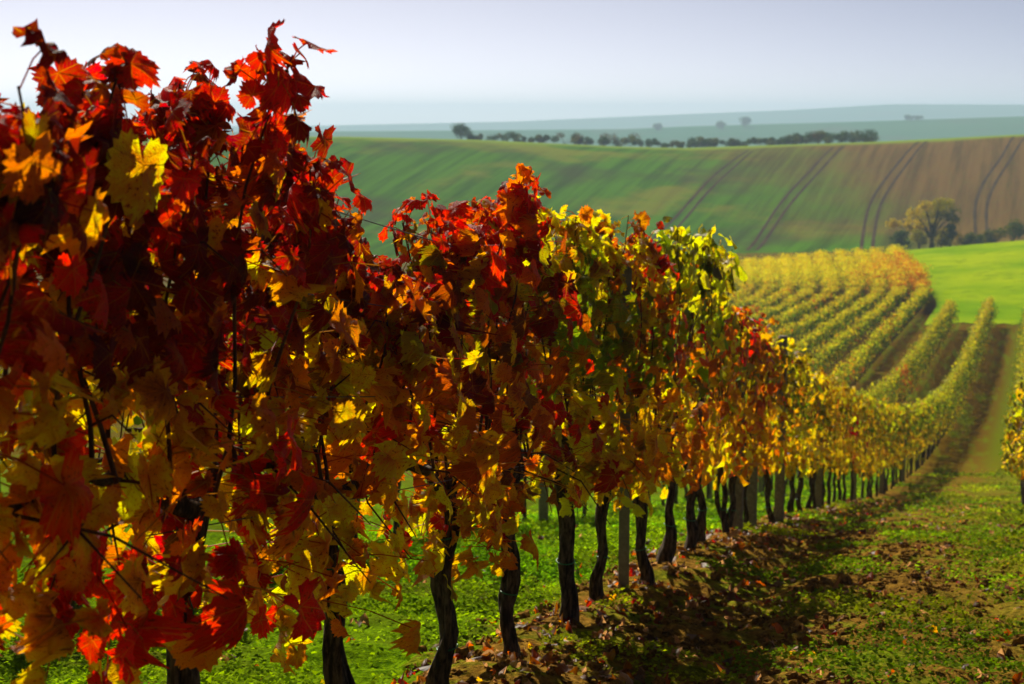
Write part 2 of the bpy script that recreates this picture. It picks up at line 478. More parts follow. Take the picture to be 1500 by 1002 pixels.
# ------------------------------------------------------------------ leaves
def leaf_base(lod):
    """unit grape leaf: petiole at the origin, tip at +y; returns verts (n,2), radius 0..1 (n), tris"""
    if lod == 0: na, rings = 44, (.4, .75, 1.0)
    elif lod == 1: na, rings = 18, (1.0,)
    elif lod == 2: na, rings = 9, (1.0,)
    if lod == 3:
        v = np.array([(0, -.1), (.72, .25), (.0, 1.0), (-.72, .25)])
        return v, np.array([.1, 1, 1, 1]), np.array([(0, 1, 2), (0, 2, 3)])
    th = np.linspace(-pi, pi, na + 1)
    a = np.abs(th)
    r = np.interp(a, np.radians([0, 12, 24, 33, 44, 54, 66, 79, 91, 104, 122, 142, 162, 180]), [1.0, .93, .83, .80, .89, .93, .86, .77, .78, .82, .76, .71, .58, .06])
    if lod == 0: r = r * (1 + .085 * np.where(np.arange(na + 1) % 2 == 0, 1, -1) * (a < 2.9))
    V = [(0, .0)]; R = [0.0]
    for k in rings:
        V += list(zip(np.sin(th) * r * k, np.cos(th) * r * k)); R += [k] * (na + 1)
    F = [(0, 1 + i, 2 + i) for i in range(na)]
    for q in range(len(rings) - 1):
        o, p = 1 + q * (na + 1), 1 + (q + 1) * (na + 1)
        for i in range(na): F += [(o + i, p + i, p + i + 1), (o + i, p + i + 1, o + i + 1)]
    return np.array(V), np.array(R), np.array(F)
LB = {l: leaf_base(l) for l in range(4)}

def nrmz(a): return a / (np.linalg.norm(a, axis=-1, keepdims=True) + 1e-9)

def leaves(P, size, N, T, c1, c2, lod, g, curl=1.0, petiole=None):
    """leaf blades at P with face normal N and tip direction T, colour c1 at the veins and c2 at the margin"""
    B, R, F = LB[lod]; n = len(P); m = len(B)
    N = nrmz(N); T = nrmz(T - N * (T * N).sum(-1, keepdims=True)); S = np.cross(T, N)
    x = B[None, :, 0] * np.ones((n, 1)); y = B[None, :, 1] * np.ones((n, 1)); r = np.hypot(x, y); th = np.arctan2(x, y)
    q = lambda s: g.normal(0, s, (n, 1))
    curl = curl * np.minimum(np.exp(g.normal(0, .45, (n, 1))), 1.7)
    x = x * (1 + q(.12)); y = y * (1 + q(.1)) + x * q(.12)
    z = (-.22 + q(.22)) * curl * np.abs(x) + (-.22 + q(.25)) * curl * y * y * np.sign(y) + curl * np.abs(q(.13)) * np.sin(3 * th + q(3.)) * r ** 2 \
        + curl * np.abs(q(.07)) * np.sin(8 * th + q(3.)) * r ** 2
    if lod < 2:                                   # crumpling
        for w_ in range(4 if lod == 0 else 2):
            a_ = g.random((n, 1)) * 6.28; f_ = g.uniform(5, 11, (n, 1))
            z = z + curl * np.abs(q(.055)) * np.sin(f_ * (x * np.cos(a_) + y * np.sin(a_)) + q(3.)) * (.4 + r)
        z = z - curl * np.abs(q(.16)) * r ** 4
    k = np.clip(q(.35) * curl, -.6, .6); x = x * (1 - .35 * np.abs(k) * r)
    z = z + k * x * y
    L = np.stack([x, y, z], -1) * size[:, None, None]
    V = P[:, None] + L[..., :1] * S[:, None] + L[..., 1:2] * T[:, None] + L[..., 2:] * N[:, None]
    f = np.clip(R[None, :] ** 1.5 + g.normal(0, .12, (n, m)) * (R[None] > 0), 0, 1)[..., None]
    C = c1[:, None] * (1 - f) + c2[:, None] * f
    U = np.stack([B[None, :, 0] * np.ones((n, 1)), B[None, :, 1] * np.ones((n, 1)), g.random((n, 1)) * np.ones((1, m))], -1)
    FF = F[None] + (np.arange(n) * m)[:, None, None]
    V = V.reshape(-1, 3); C = C.reshape(-1, 3); U = U.reshape(-1, 3); FF = FF.reshape(-1, 3)
    if petiole is not None:
        a = P; b = petiole; d = nrmz(b - a); e = nrmz(np.cross(d, np.array([.3, .2, 1.]))); h = np.cross(d, e)
        mid = (a + b) / 2 + np.array([0, 0, .012])
        w = .0016
        ring = [w * e, w * (-.5 * e + .87 * h), w * (-.5 * e - .87 * h)]
        pv = np.stack([q_ + o for q_ in (a, mid, b) for o in ring], 1)
        pf = []
        for s in (0, 3):
            for i in range(3):
                p0, p1 = s + i, s + (i + 1) % 3; pf += [(p0, p1, p1 + 3), (p0, p1 + 3, p0 + 3)]
        pf = np.array(pf)[None] + (np.arange(n) * 9)[:, None, None] + len(V)
        V = np.concatenate([V, pv.reshape(-1, 3)]); FF = np.concatenate([FF, pf.reshape(-1, 3)])
        pc = np.where(g.random((n, 1)) < .5, np.array([[.30, .05, .02]]), np.array([[.35, .22, .05]]))
        C = np.concatenate([C, np.repeat(pc, 9, 0)]); U = np.concatenate([U, np.tile(np.array([[2., 2., .3]]), (n * 9, 1))])
    return V, FF, C, U

PAL = dict(red=(.55, .010, .006), crimson=(.28, .007, .010), wine=(.12, .008, .012), orange=(.66, .14, .008), rust=(.34, .065, .010), gold=(.70, .32, .012),  # wine is kept dark to paint front leaves in shade
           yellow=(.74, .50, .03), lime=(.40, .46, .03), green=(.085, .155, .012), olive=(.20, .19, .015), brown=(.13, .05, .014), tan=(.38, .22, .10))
PK = list(PAL); PV = np.array([PAL[k] for k in PK])
def wts(s):
    w = np.zeros(len(PK))
    for t in s.split():
        k, v = t.split(':'); w[PK.index(k)] = float(v)
    return w / w.sum()
# leaf hues along the rows, some backlit glow and shade mixed in: distance Y -> weights at the top, the middle and the bottom of the leaf wall
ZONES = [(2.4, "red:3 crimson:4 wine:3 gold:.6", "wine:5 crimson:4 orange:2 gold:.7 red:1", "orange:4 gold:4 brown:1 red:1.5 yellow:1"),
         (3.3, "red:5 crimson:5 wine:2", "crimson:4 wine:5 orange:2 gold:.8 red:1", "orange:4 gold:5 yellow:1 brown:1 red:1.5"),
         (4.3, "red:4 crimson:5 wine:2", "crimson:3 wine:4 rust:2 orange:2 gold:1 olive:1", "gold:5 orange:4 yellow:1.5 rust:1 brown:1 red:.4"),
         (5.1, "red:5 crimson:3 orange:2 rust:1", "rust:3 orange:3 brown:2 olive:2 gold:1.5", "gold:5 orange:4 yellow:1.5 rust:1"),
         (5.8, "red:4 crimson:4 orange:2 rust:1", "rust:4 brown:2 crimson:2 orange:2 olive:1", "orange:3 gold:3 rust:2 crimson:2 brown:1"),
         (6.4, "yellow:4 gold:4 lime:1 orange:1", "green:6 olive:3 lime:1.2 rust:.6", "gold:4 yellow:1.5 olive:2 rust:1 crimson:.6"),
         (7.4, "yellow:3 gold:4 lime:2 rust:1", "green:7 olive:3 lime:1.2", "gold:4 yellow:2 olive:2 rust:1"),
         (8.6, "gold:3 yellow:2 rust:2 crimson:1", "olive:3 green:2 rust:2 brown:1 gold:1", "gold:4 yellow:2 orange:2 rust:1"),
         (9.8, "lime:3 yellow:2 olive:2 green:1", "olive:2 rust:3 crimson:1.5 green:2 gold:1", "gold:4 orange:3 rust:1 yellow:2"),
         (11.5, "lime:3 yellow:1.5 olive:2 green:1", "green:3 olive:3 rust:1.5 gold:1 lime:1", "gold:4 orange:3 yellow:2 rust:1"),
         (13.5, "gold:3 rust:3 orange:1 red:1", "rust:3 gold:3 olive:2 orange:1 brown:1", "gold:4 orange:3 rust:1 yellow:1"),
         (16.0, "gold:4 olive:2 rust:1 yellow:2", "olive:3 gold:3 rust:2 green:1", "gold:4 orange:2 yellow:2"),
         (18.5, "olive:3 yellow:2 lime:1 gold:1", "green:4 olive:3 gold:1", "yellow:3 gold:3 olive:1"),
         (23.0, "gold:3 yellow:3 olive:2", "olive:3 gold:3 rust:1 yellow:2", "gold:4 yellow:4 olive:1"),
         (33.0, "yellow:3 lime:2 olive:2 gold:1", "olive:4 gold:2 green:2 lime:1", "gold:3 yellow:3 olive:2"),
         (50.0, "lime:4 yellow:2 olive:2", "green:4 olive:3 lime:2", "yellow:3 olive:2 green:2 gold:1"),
         (118., "lime:2.5 yellow:5 gold:1.5", "green:7 olive:2", "green:7 olive:1.5"),  # far rows: sunlit tops and shaded flanks painted as leaf colour
         (130., "yellow:6 gold:3 lime:1", "yellow:4 gold:2 olive:2 lime:1", "gold:2 olive:3 green:1"),  # backlit look of the crest put into the leaf colour as yellow
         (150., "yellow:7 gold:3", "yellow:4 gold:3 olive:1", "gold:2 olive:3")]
ZY = np.array([z[0] for z in ZONES]); ZW = np.array([[wts(s) for s in z[1:]] for z in ZONES])
BLOBS = [(0, 8.75, 1.86, .20, "red:4 crimson:3"), (0, 6.12, .95, .20, "crimson:4 red:2 wine:1"), (0, 6.0, 1.35, .16, "crimson:3 wine:2"), (0, 9.6, 1.45, .25, "rust:4 crimson:3 brown:1"),
         (0, 13.7, 1.78, .36, "red:3 crimson:3 orange:1"), (0, 27.2, 1.15, .42, "crimson:3 red:2"), (-1, 69.5, 1.3, .9, "orange:4 red:2"), (0, 10.6, 1.2, .25, "rust:3 brown:2"),
         (0, 4.7, .66, .16, "red:3 crimson:2"), (0, 3.25, .72, .2, "crimson:3 red:2"), (0, 2.75, .62, .18, "red:4 crimson:1"), (0, 2.72, 1.70, .11, "yellow:4 lime:3")]

def colours(row, Y, h, g, bias=None):
    """two colours per leaf from its place in the wall"""
    n = len(Y); jy = Y * np.exp(g.normal(0, .045, n)) if row == 0 else Y * np.exp(g.normal(0, .08, n)) + (0 if Y[0] > 40 else 18)
    i = np.clip(np.searchsorted(ZY, jy), 1, len(ZY) - 1); f = np.clip((jy - ZY[i - 1]) / (ZY[i] - ZY[i - 1]), 0, 1)
    i = i - 1 + (g.random(n) < f)
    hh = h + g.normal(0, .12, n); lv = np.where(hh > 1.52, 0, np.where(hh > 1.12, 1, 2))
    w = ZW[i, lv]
    for (rw, y0, h0, rad, s) in BLOBS:
        if rw != row: continue
        k = np.exp(-((Y - y0) ** 2 + (h - h0) ** 2) / rad ** 2) > g.random(n) * .8 + .12
        w = np.where(k[:, None], wts(s)[None], w)
    cs = np.cumsum(w, 1)
    a = (g.random((n, 1)) > cs).sum(1).clip(0, len(PK) - 1); b = (g.random((n, 1)) > cs).sum(1).clip(0, len(PK) - 1)
    b = np.where(g.random(n) < .6, b, a)
    v = np.exp(g.normal(0, .18, (n, 1)))
    return PV[a] * v, PV[b] * v

TOPK = np.array([(1.3, 1.52), (2.4, 1.68), (2.75, 1.69), (2.95, 1.69), (3.15, 1.76), (3.28, 1.87), (3.45, 1.85), (3.6, 1.75), (3.85, 1.67), (4.15, 1.60), (4.5, 1.48), (4.8, 1.48), (5.15, 1.70), (5.5, 1.85), (5.8, 1.80), (6.4, 1.92), (6.9, 1.87),
                 (8, 1.96), (8.7, 2.02), (9.2, 1.84), (9.9, 2.17), (10.6, 2.20), (11.9, 2.14), (12.7, 1.88), (13.6, 1.98), (16, 2.0), (19, 1.9), (24, 1.98), (40, 1.9), (200, 1.85)])
def top_h(Y): return np.interp(Y, TOPK[:, 0], TOPK[:, 1])

# ------------------------------------------------------------------ one vine
SUNSIDE = np.array([sin(SUN_AZ) * -1, cos(SUN_AZ), 0])
def vine(row, Y, label, group, lod, nleaf, cane_parts=False, thick=.14, quirk=None):
    g = np.random.default_rng(int(1000 + Y * 97 + (row + 3) * 7717))
    X = float(rowX(row, Y)); bx, by = X + g.normal(0, .02), Y
    bz = float(gz(bx, by)) - .03
    root = thing("grapevine", label, "grapevine", (bx, by, bz), group)
    O = np.array([bx, by, bz])
    # trunk
    ht = .74 + g.normal(0, .04); k = {0: 30, 1: 18}.get(lod, 7); sd = {0: 18, 1: 11}.get(lod, 6)
    t = np.linspace(0, 1, k); ph = g.random(4) * 6.28
    amp = .007
    path = np.stack([amp * (np.sin(t * 5 + ph[0]) - np.sin(ph[0])) + .012 * np.sin(t * 13 + ph[1]) + t * g.normal(0, .014) + .007 * (noise(t * 9, t * 0 + ph[3] * 9, 63) - .5) * 2,
                     amp * (np.sin(t * 4 + ph[2]) - np.sin(ph[2])) + t * g.normal(0, .015) + .009 * (noise(t * 8, t * 0 + ph[0] * 9, 64) - .5) * 2, t * ht], -1)
    r0 = .0245 * (1 + g.normal(0, .12))
    if quirk == 'crooked':
        path[:, 0] += .05 * np.exp(-((t - .32) / .22) ** 2) - .02 * np.sin(t * 6); path[:, 1] -= .03 * np.sin(t * 5)
    if quirk == 'split': r0 *= .62
    rad = r0 * (1.18 - .35 * t + .22 * np.exp(-(t / .07) ** 2) + .18 * np.exp(-((1 - t) / .08) ** 2) + .05 * np.sin(t * 17 + ph[3]))
    if quirk in ('crooked', 'foot'): rad = rad + .016 * np.exp(-((t - .12) / .13) ** 2)
    rid = lambda th, q: 1 + .17 * np.sin(3 * th + 2.2 * q + ph[0]) + .10 * np.sin(7 * th - 3 * q + ph[1] + 1.3 * np.sin(9 * q)) + .07 * np.sin(11 * th + 5 * np.sin(q * 14 + ph[2])) + .16 * (noise(th * 3.5, q * 26 + ph[3], 61) - .5)
    b = MB(); b.tube(path, rad, sd, rid)
    if lod < 2 and (quirk == 'split' or g.random() < .75):               # a second strand grown round the first
        sp = 2.2 * np.sin(t * pi) if quirk == 'split' else 1.0
        p2 = path + np.stack([sp * .03 * np.cos(t * 5 + ph[1]), .034 * np.sin(t * 5 + ph[1]), 0 * t], -1)
        b.tube(p2, rad * (.9 if quirk == 'split' else .55), max(8, sd - 6), rid)
    b.build("trunk", BARK, root)
    if lod < 2:
        for hz in (g.uniform(.22, .34), g.uniform(.52, .66)):      # binding ties
            if quirk == 'ties' or g.random() < .85:
                i = int(hz / ht * (k - 1)); a = np.linspace(0, 2 * pi, 13); rr = rad[i] * 1.22 + .002
                c = path[i]
                m = MB(); m.tube(np.stack([c[0] + rr * np.cos(a), c[1] + rr * np.sin(a), c[2] + .006 * np.sin(a + ph[0])], -1), np.full(13, .0028), 5)
                if g.random() < .5: m.tube([c + (rr, 0, 0), c + (rr + .02, -.02, -.03), c + (rr + .022, -.02, -.075)], [.002, .002, .001], 5)
                m.build("tie", TIE, root)
    # arms along the wire
    head = path[-1]; wood = MB()
    slope = (float(gz(X, Y + .5)) - float(gz(X, Y - .5)))
    arms = []
    for sg in (-1, 1):
        q = np.linspace(0, 1, 9); L = .46
        ap = np.stack([head[0] + .02 * np.sin(q * 7 + ph[1]), head[1] + sg * q * L, head[2] - .03 + .10 * np.sin(np.minimum(q * 2.2, 1.57)) + q * sg * L * slope + .012 * np.sin(q * 11 + ph[2])], -1)
        arms.append(ap)
        if lod < 2:
            m = MB(); m.tube(ap, .019 * (1 - .45 * q) * (1 + .12 * np.sin(q * 19)), 8, rid); m.build("arm", BARK, root)
        elif lod == 2:
            wood.tube(ap[::4], [.02, .015, .01], 5)
    # canes
    ncane = 10 if lod < 2 else 8
    cy = np.linspace(-.46, .46, ncane) + g.normal(0, .03, ncane)
    CP = []
    for c in range(ncane):
        a = arms[0] if cy[c] < 0 else arms[1]; i = int(min(8, abs(cy[c]) / .46 * 8)); st = a[i]
        topz = float(top_h(Y + cy[c])) + g.normal(-.07, .05) if row == 0 else (1.70 if row < 0 and Y < 30 else 1.82) + g.normal(-.05, .1)
        topz += cy[c] * slope
        topz -= .09; q = np.linspace(0, 1, 8)
        lean = g.normal(0, .08, 2)
        cp = np.stack([st[0] + lean[0] * q + .03 * np.sin(q * 6 + g.random() * 6), st[1] + lean[1] * q + .03 * np.sin(q * 5 + g.random() * 6), st[2] + (topz - st[2]) * q], -1)
        CP.append(cp)
        if lod < 2:
            m = MB() if cane_parts else wood
            m.tube(cp, .0052 * (1 - .6 * q), 6 if lod == 0 else 4, cap=False)
            if lod == 0:
                for s in range(2):               # a side shoot, a tendril
                    i0 = g.integers(1, 6); d = g.normal(0, 1, 3) * np.array([1, .7, .5]); d /= np.linalg.norm(d); l = g.uniform(.08, .16); d[2] = -abs(d[2]) if i0 > 4 else d[2]
                    m.tube([cp[i0], cp[i0] + d * l * .5 + (0, 0, .02), cp[i0] + d * l - (0, 0, .02)], [.0028, .0022, .0012], 5)
            if cane_parts: m.build("cane", CANE, root)
        elif lod == 2:
            wood.tube(cp[::3], [.006, .004, .003], 3, cap=False)
    if lod == 0:                                  # thin shoots that hang below the wire
        for s in range(7):
            a = arms[g.integers(0, 2)]; st = a[g.integers(0, 9)]; d = np.array([g.normal(0, .16), g.normal(0, .14), -g.uniform(.05, .25)])
            m = MB(); m.tube([st, st + d * .5 + (g.normal(0, .03), g.normal(0, .03), .03), st + d], [.004, .003, .0015], 5); m.build("shoot", CANE, root)
    if wood.V: wood.build("cane" if lod < 2 else "branch", CANE, root)
    # foliage: leaves along the canes, some hanging below the wire
    CPA = np.array(CP); ci = g.integers(0, ncane, nleaf); ti = np.where(g.random(nleaf) < .22, g.uniform(.80, 1, nleaf), g.random(nleaf) ** .85)
    hang = g.random(nleaf) < .18
    f = ti * 7; i0 = np.minimum(f.astype(int), 6); fr = (f - i0)[:, None]
    node = CPA[ci, i0] * (1 - fr) + CPA[ci, i0 + 1] * fr
    node[hang] = CPA[ci[hang], 0] + np.stack([g.normal(0, .05, hang.sum()), g.normal(0, .1, hang.sum()), -g.uniform(.0, .13 if Y > 5.5 else .28, hang.sum())], -1)
    side = np.where(g.random(nleaf) < .5, -1., 1.)
    out = np.minimum(np.abs(g.normal(0, thick, nleaf)), .30 if lod < 3 else .5) * (1 - .55 * ti ** 2)
    off = np.stack([side * out, g.normal(0, .08, nleaf), g.normal(0, .05, nleaf)], -1)
    yy, zz = node[:, 1] + by, node[:, 2]
    cl = np.where(side > 0, noise(yy * 4.2, zz * 4.6, 81), noise(yy * 4.2, zz * 4.6, 82))
    keep = (g.random(nleaf) < .15 + .85 * sstep(.30, .48, cl)) if lod < 2 else np.ones(nleaf, bool)
    keep &= True if row else (node[:, 2] + off[:, 2] - slope * node[:, 1] < top_h(yy) - .05)
    keep |= (ti > .8) & (node[:, 2] + off[:, 2] - slope * node[:, 1] < top_h(yy) - .05) & (~hang) & (g.random(nleaf) < .8)
    P = node + off
    far_out = ti > .8; P[far_out, :2] = node[far_out, :2] + off[far_out, :2] * .6
    up = sstep(.82, 1.0, ti) * (~hang)
    N = np.stack([side * (1 - .5 * up), g.normal(0, .45, nleaf), g.normal(.28, .32, nleaf) + .5 * up], -1)
    T = np.stack([side * .35 * g.random(nleaf) + up * g.normal(0, .5, nleaf), g.normal(0, .38, nleaf), -1 + up * g.uniform(.3, 1.9, nleaf)], -1)
    sz = (.036 + .050 * g.random(nleaf) ** 1.7) * (1 - .22 * up) * {0: 1., 1: 1.0, 2: 1.12, 3: 1.2}[lod]
    if row == 0: keep &= ~((yy < 3.0) & (off[:, 0] > .13))
    P, N, T, sz, node = P[keep], N[keep], T[keep], sz[keep], node[keep]
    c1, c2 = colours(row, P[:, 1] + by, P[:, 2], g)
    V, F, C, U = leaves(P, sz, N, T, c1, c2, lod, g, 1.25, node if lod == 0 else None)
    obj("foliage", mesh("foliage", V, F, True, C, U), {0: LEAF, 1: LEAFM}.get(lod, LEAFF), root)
    return root

G0 = "grapevines of the near row"
NEAR = [(2.28, "red and orange vine cut off by the picture's side edge, yellow sprouts on top"),
        (3.2, "tallest red-topped vine, its crest rising well above the hazy horizon"),
        (4.14, "dark red vine with orange skirt, black trunk next beyond the tallest red crest"),
        (5.13, "vine with red crest over rust leaves and golden skirt, trunk half hidden by leaves"),
        (6.04, "vine where red crest meets yellow top, wavy black trunk with crimson cluster above"),
        (7.01, "green and yellow vine on a thick straight black trunk with two green ties"),
        (7.87, "yellow-topped vine on a dark trunk just before the slim grey steel post"),
        (8.74, "vine with a bright red tuft on top, thin trunk just past the slim grey post"),
        (9.82, "lime-topped vine with rust patch, crooked black trunk bulging near its foot"),
        (10.76, "lime-topped vine on a slim straight trunk, second beyond the crooked bulging trunk"),
        (11.73, "green-topped vine with golden skirt, trunk thickened at its foot on a leafy bank"),
        (12.71, "gold and rust vine with thin split trunk before the first pale concrete post"),
        (13.55, "vine with a red tuft low on its crest beside the first pale concrete post"),
        (14.5, "rust and gold vine standing between the first two pale concrete posts"),
        (15.4, "gold vine just beyond the second pale concrete post"),
        (16.5, "olive and gold vine in front of the widest concrete post"),
        (17.65, "gold-skirted vine just beyond the widest concrete post, blue tape near its trunk")]
for q, (Y, lab) in enumerate(NEAR):
    lod = 0 if Y < 9.2 else 1
    v_ = vine(0, Y, lab, G0, lod, (760 if Y < 4.6 else 660) if lod == 0 else 480, cane_parts=Y < 9.2, thick=.115 if Y < 5.5 else .14, quirk={9.82: 'crooked', 11.73: 'foot', 12.71: 'split', 7.01: 'ties'}.get(Y))
    if lab.find("blue tape") > 0:
        m = MB(); m.box((.05, 0, .70), (.10, .06, .035), .005); m.build("tape", BLUE, v_)
Y = 18.55
while Y < 105:
    if Y < 31: lab, lod, nl = "blurred gold-leaved vine with thin dark trunk where the row sinks toward the bend", 1 if Y < 22 else 2, 300
    elif Y < 52: lab, lod, nl = "small olive-gold vine with short trunk where the near row bends uphill", 2, 260
    else: lab, lod, nl = "distant yellow-green vine in the hedge-like end of the row beside the track", 3, 420
    vine(0, Y, lab, G0, lod, nl, thick=.15 if lod < 3 else .27)
    Y += .94 + float(rng.normal(0, .03))
Y = 7.2
while Y < 103.6:
    if Y < 34: lab, lod, nl = "shaded vine of the second row glimpsed under the near row's leaves", 2, 230
    elif 68.9 < Y < 70.1: lab, lod, nl = "bright orange-red vine standing out in the green second row", 3, 300
    elif Y < 66: lab, lod, nl = "green vine of the second row half hidden behind the near row's crest", 3, 240
    else: lab, lod, nl = "distant green-yellow vine in the second row ending at the meadow", 3, 420
    vine(-1, Y, lab, "grapevines of the second row", lod, nl, thick=.15 if lod < 3 else .27)
    Y += 1.02 + float(rng.normal(0, .03))
Y = 14.6
while Y < 104:
    if Y < 23: lab, lod, nl = "golden vine at the picture's edge across the track, its outer leaves showing", 1, 330
    else: lab, lod, nl = "thin strip of golden-green vine far along the row across the track", 2 if Y < 40 else 3, 260
    vine(1, Y, lab, "grapevines across the track", lod, nl, thick=.19)
    Y += 1.02 + float(rng.normal(0, .03))

# ------------------------------------------------------------------ far rows, grown together into hedges
HEDGE = {-2: "outermost hedge-like vine row, orange along its bend beside the bright meadow", -3: "hedge-like vine row next inside the orange-bent outermost one",
         -4: "hedge-like vine row with orange tops, two inside the orange outermost one", -5: "green vine hedge bending to a gold crest, fourth inward from the meadow",
         -6: "green vine hedge bending to a yellow crest, fifth inward from the meadow", -7: "vine hedge with orange spots at its bend, sixth inward from the meadow",
         -8: "vine hedge with round yellow crest, fourth counted from the red-tufted near vine", -9: "yellow-tipped vine hedge, third counted from the near row's lime tops",
         -10: "short vine hedge running straight uphill beside the near row's lime tops", -11: "shortest visible vine hedge, half covered by the near row's lime tops"}
def hedge(row):
    g = np.random.default_rng(500 - row)
    Ys, Ye = 52., 147.5 - .25 * (-row - 2)
    X0, Yo = float(rowX(row, Ys)), Ys
    O = np.array([X0, Yo, float(gz(X0, Yo))])
    root = thing("vine_hedge", HEDGE[row], "vine row", tuple(O), "hedge-like vine rows in the hollow")
    n = int((Ye - Ys) * 330)
    Y = np.where(g.random(n) < .5, g.uniform(Ys, Ye, n), g.uniform(112, Ye, n))
    seg = noise(Y * .75, Y * 0 + row, 31); seg2 = noise(Y * 2.2, Y * 0 + row, 32)
    up = sstep(117, 126, Y); tp = 1.30 + .55 * up + .25 * (seg - .5) + .35 * (seg2 - .5)
    h = .5 + (tp - .5) * g.random(n) ** .8
    gap = g.random(n) < (seg2 > .14) * .9 + .1
    th = (.165 + .125 * up) * (.75 + .6 * seg2)
    sd = g.normal(0, 1, n); X = rowX(row, Y) + sd * th
    P = np.stack([X, Y, gz(X, Y) + h], -1)[gap]; m = len(P); side = np.sign(sd)[gap]
    N = np.stack([side, g.normal(0, .6, m), g.normal(.45, .4, m)], -1); T = np.stack([side * .3, g.normal(0, .5, m), g.normal(-.7, .5, m)], -1)
    c1, c2 = colours(row, P[:, 1], (h / tp * 1.78)[gap], g)
    orange = ((noise(P[:, 1] * .9, P[:, 1] * 0 + row * 3, 41) > .90) & (P[:, 1] < 125)) | ((row in (-2, -3, -4)) & (np.abs(P[:, 1] - 130) < (12 if row > -4 else 6)) & (g.random(m) < (.85 if row == -2 else .5)))
    k = (orange & (g.random(m) < .7))[:, None]
    oc = PV[[PK.index("orange"), PK.index("gold"), PK.index("rust")]][g.integers(0, 3, m)]
    c1 = np.where(k, oc, c1); c2 = np.where(k, oc, c2)
    gl = (1 + .35 * sstep(118, 128, P[:, 1]))[:, None]; c1 = np.minimum(c1 * gl, .9); c2 = np.minimum(c2 * gl, .9)  # leaf colour brightened past the bend, painting the backlit crest
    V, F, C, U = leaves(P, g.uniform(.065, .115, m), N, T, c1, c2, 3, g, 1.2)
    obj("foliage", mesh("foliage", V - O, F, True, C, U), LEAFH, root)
    b = MB()
    for y in np.arange(Ys, Ye, 1.0):
        x = float(rowX(row, y)); z = float(gz(x, y))
        b.tube(np.array([(x, y, z - .05), (x + .02, y + .03, z + .4), (x, y, z + .85)]), [.04, .033, .04], 5)
    o = b.build("trunk", BARK, root, org=O); o["kind"] = "stuff"
for r in range(-11, -1): hedge(r)

# ------------------------------------------------------------------ posts and wires
def post(row, Y, kind, label, group=None, dx=0.0):
    X = float(rowX(row, Y)) + dx; z = float(gz(X, Y)) - .06
    if kind == "steel":
        t = thing("trellis_post", label, "post", (X, Y, z), group)
        m = MB()                                    # folded C-section
        prof = np.array([(-.027, -.018), (.027, -.018), (.027, -.016), (-.024, -.016), (-.024, .016), (-.010, .016), (-.010, .018), (-.027, .018)])
        H = 1.72
        V = np.concatenate([np.c_[prof, np.zeros(8)], np.c_[prof, np.full(8, H)]])
        F = [f for i in range(8) for f in ((i, (i + 1) % 8, 8 + (i + 1) % 8), (i, 8 + (i + 1) % 8, 8 + i))]
        m.add(V, F); m.build("shaft", STEEL, t, smooth=False)
        for hz in (.78, 1.05, 1.3, 1.52):
            m = MB(); m.box((.032, 0, hz), (.012, .03, .02), .002); m.build("wire_hook", STEEL, t, smooth=False)
    else:
        w = .095
        t = thing("concrete_post", label, "post", (X, Y, z), group)
        m = MB(); m.box((0, 0, 0), (w, .08, 1.98 if dx else 1.72), .012); m.build("shaft", CONCRETE, t, smooth=False)
        for hz in (.8, 1.07, 1.32, 1.54):
            m = MB(); a = np.linspace(0, 2 * pi, 9); m.tube(np.stack([.054 * np.cos(a), .047 * np.sin(a), np.full(9, hz)], -1), np.full(9, .0022), 4); m.build("wire_loop", WIRE, t)
GP = "trellis posts of the near row"
post(0, 8.24, "steel", "slim grey steel post between two dark trunks, nearest of the posts", GP, .03)
post(0, 13.81, "concrete", "first pale concrete post along the near row, beside a split thin trunk", GP)
post(0, 15.0, "concrete", "second pale concrete post along the near row, dark trunk close behind it", GP)
post(0, 17.2, "concrete", "widest pale concrete post, top showing among the leaves where the row drops", GP, .06)
for Y in np.arange(22.8, 104, 5.6): post(0, float(Y), "concrete", "small blurred concrete post among the distant trunks of the near row", GP)
for Y in np.arange(17.4, 40, 5.6): post(-1, float(Y), "concrete", "pale concrete post of the second row seen under the near row's leaves", "trellis posts of the second row")
for Y in np.arange(16.2, 104, 5.6): post(1, float(Y), "steel", "grey trellis post buried in the golden leaves across the track", "trellis posts across the track")

def wire(row, h, Ya, Yb, label):
    Y = np.arange(Ya, Yb, .5); X = rowX(row, Y) + .02
    u, v = UV(X, Y)
    P = np.stack([X, Y, land(u, v) + h + .012 * np.sin(Y * 1.12)], -1)
    P0 = P[0].copy(); m = MB(); m.tube(P - P0, np.full(len(P), .0016), 5)
    tag(m.build("trellis_wire", WIRE, None, tuple(P0)), label, "wire", "trellis wires")
for h, w in ((.78, "lowest trellis wire of the near row, carrying the vine arms"), (1.05, "second lowest trellis wire of the near row among orange leaves"),
             (1.30, "second highest trellis wire of the near row, bare in the dip past the red crest"), (1.52, "highest trellis wire of the near row among the leaf tops")):
    wire(0, h, 2.9, 45, w)
wire(1, .78, 14, 40, "lower trellis wire of the row across the track"); wire(1, 1.5, 14, 40, "upper trellis wire of the row across the track")
wire(-1, .78, 7, 40, "lower trellis wire of the second row behind the near trunks"); wire(-1, 1.5, 7, 40, "upper trellis wire of the second row behind the near leaves")

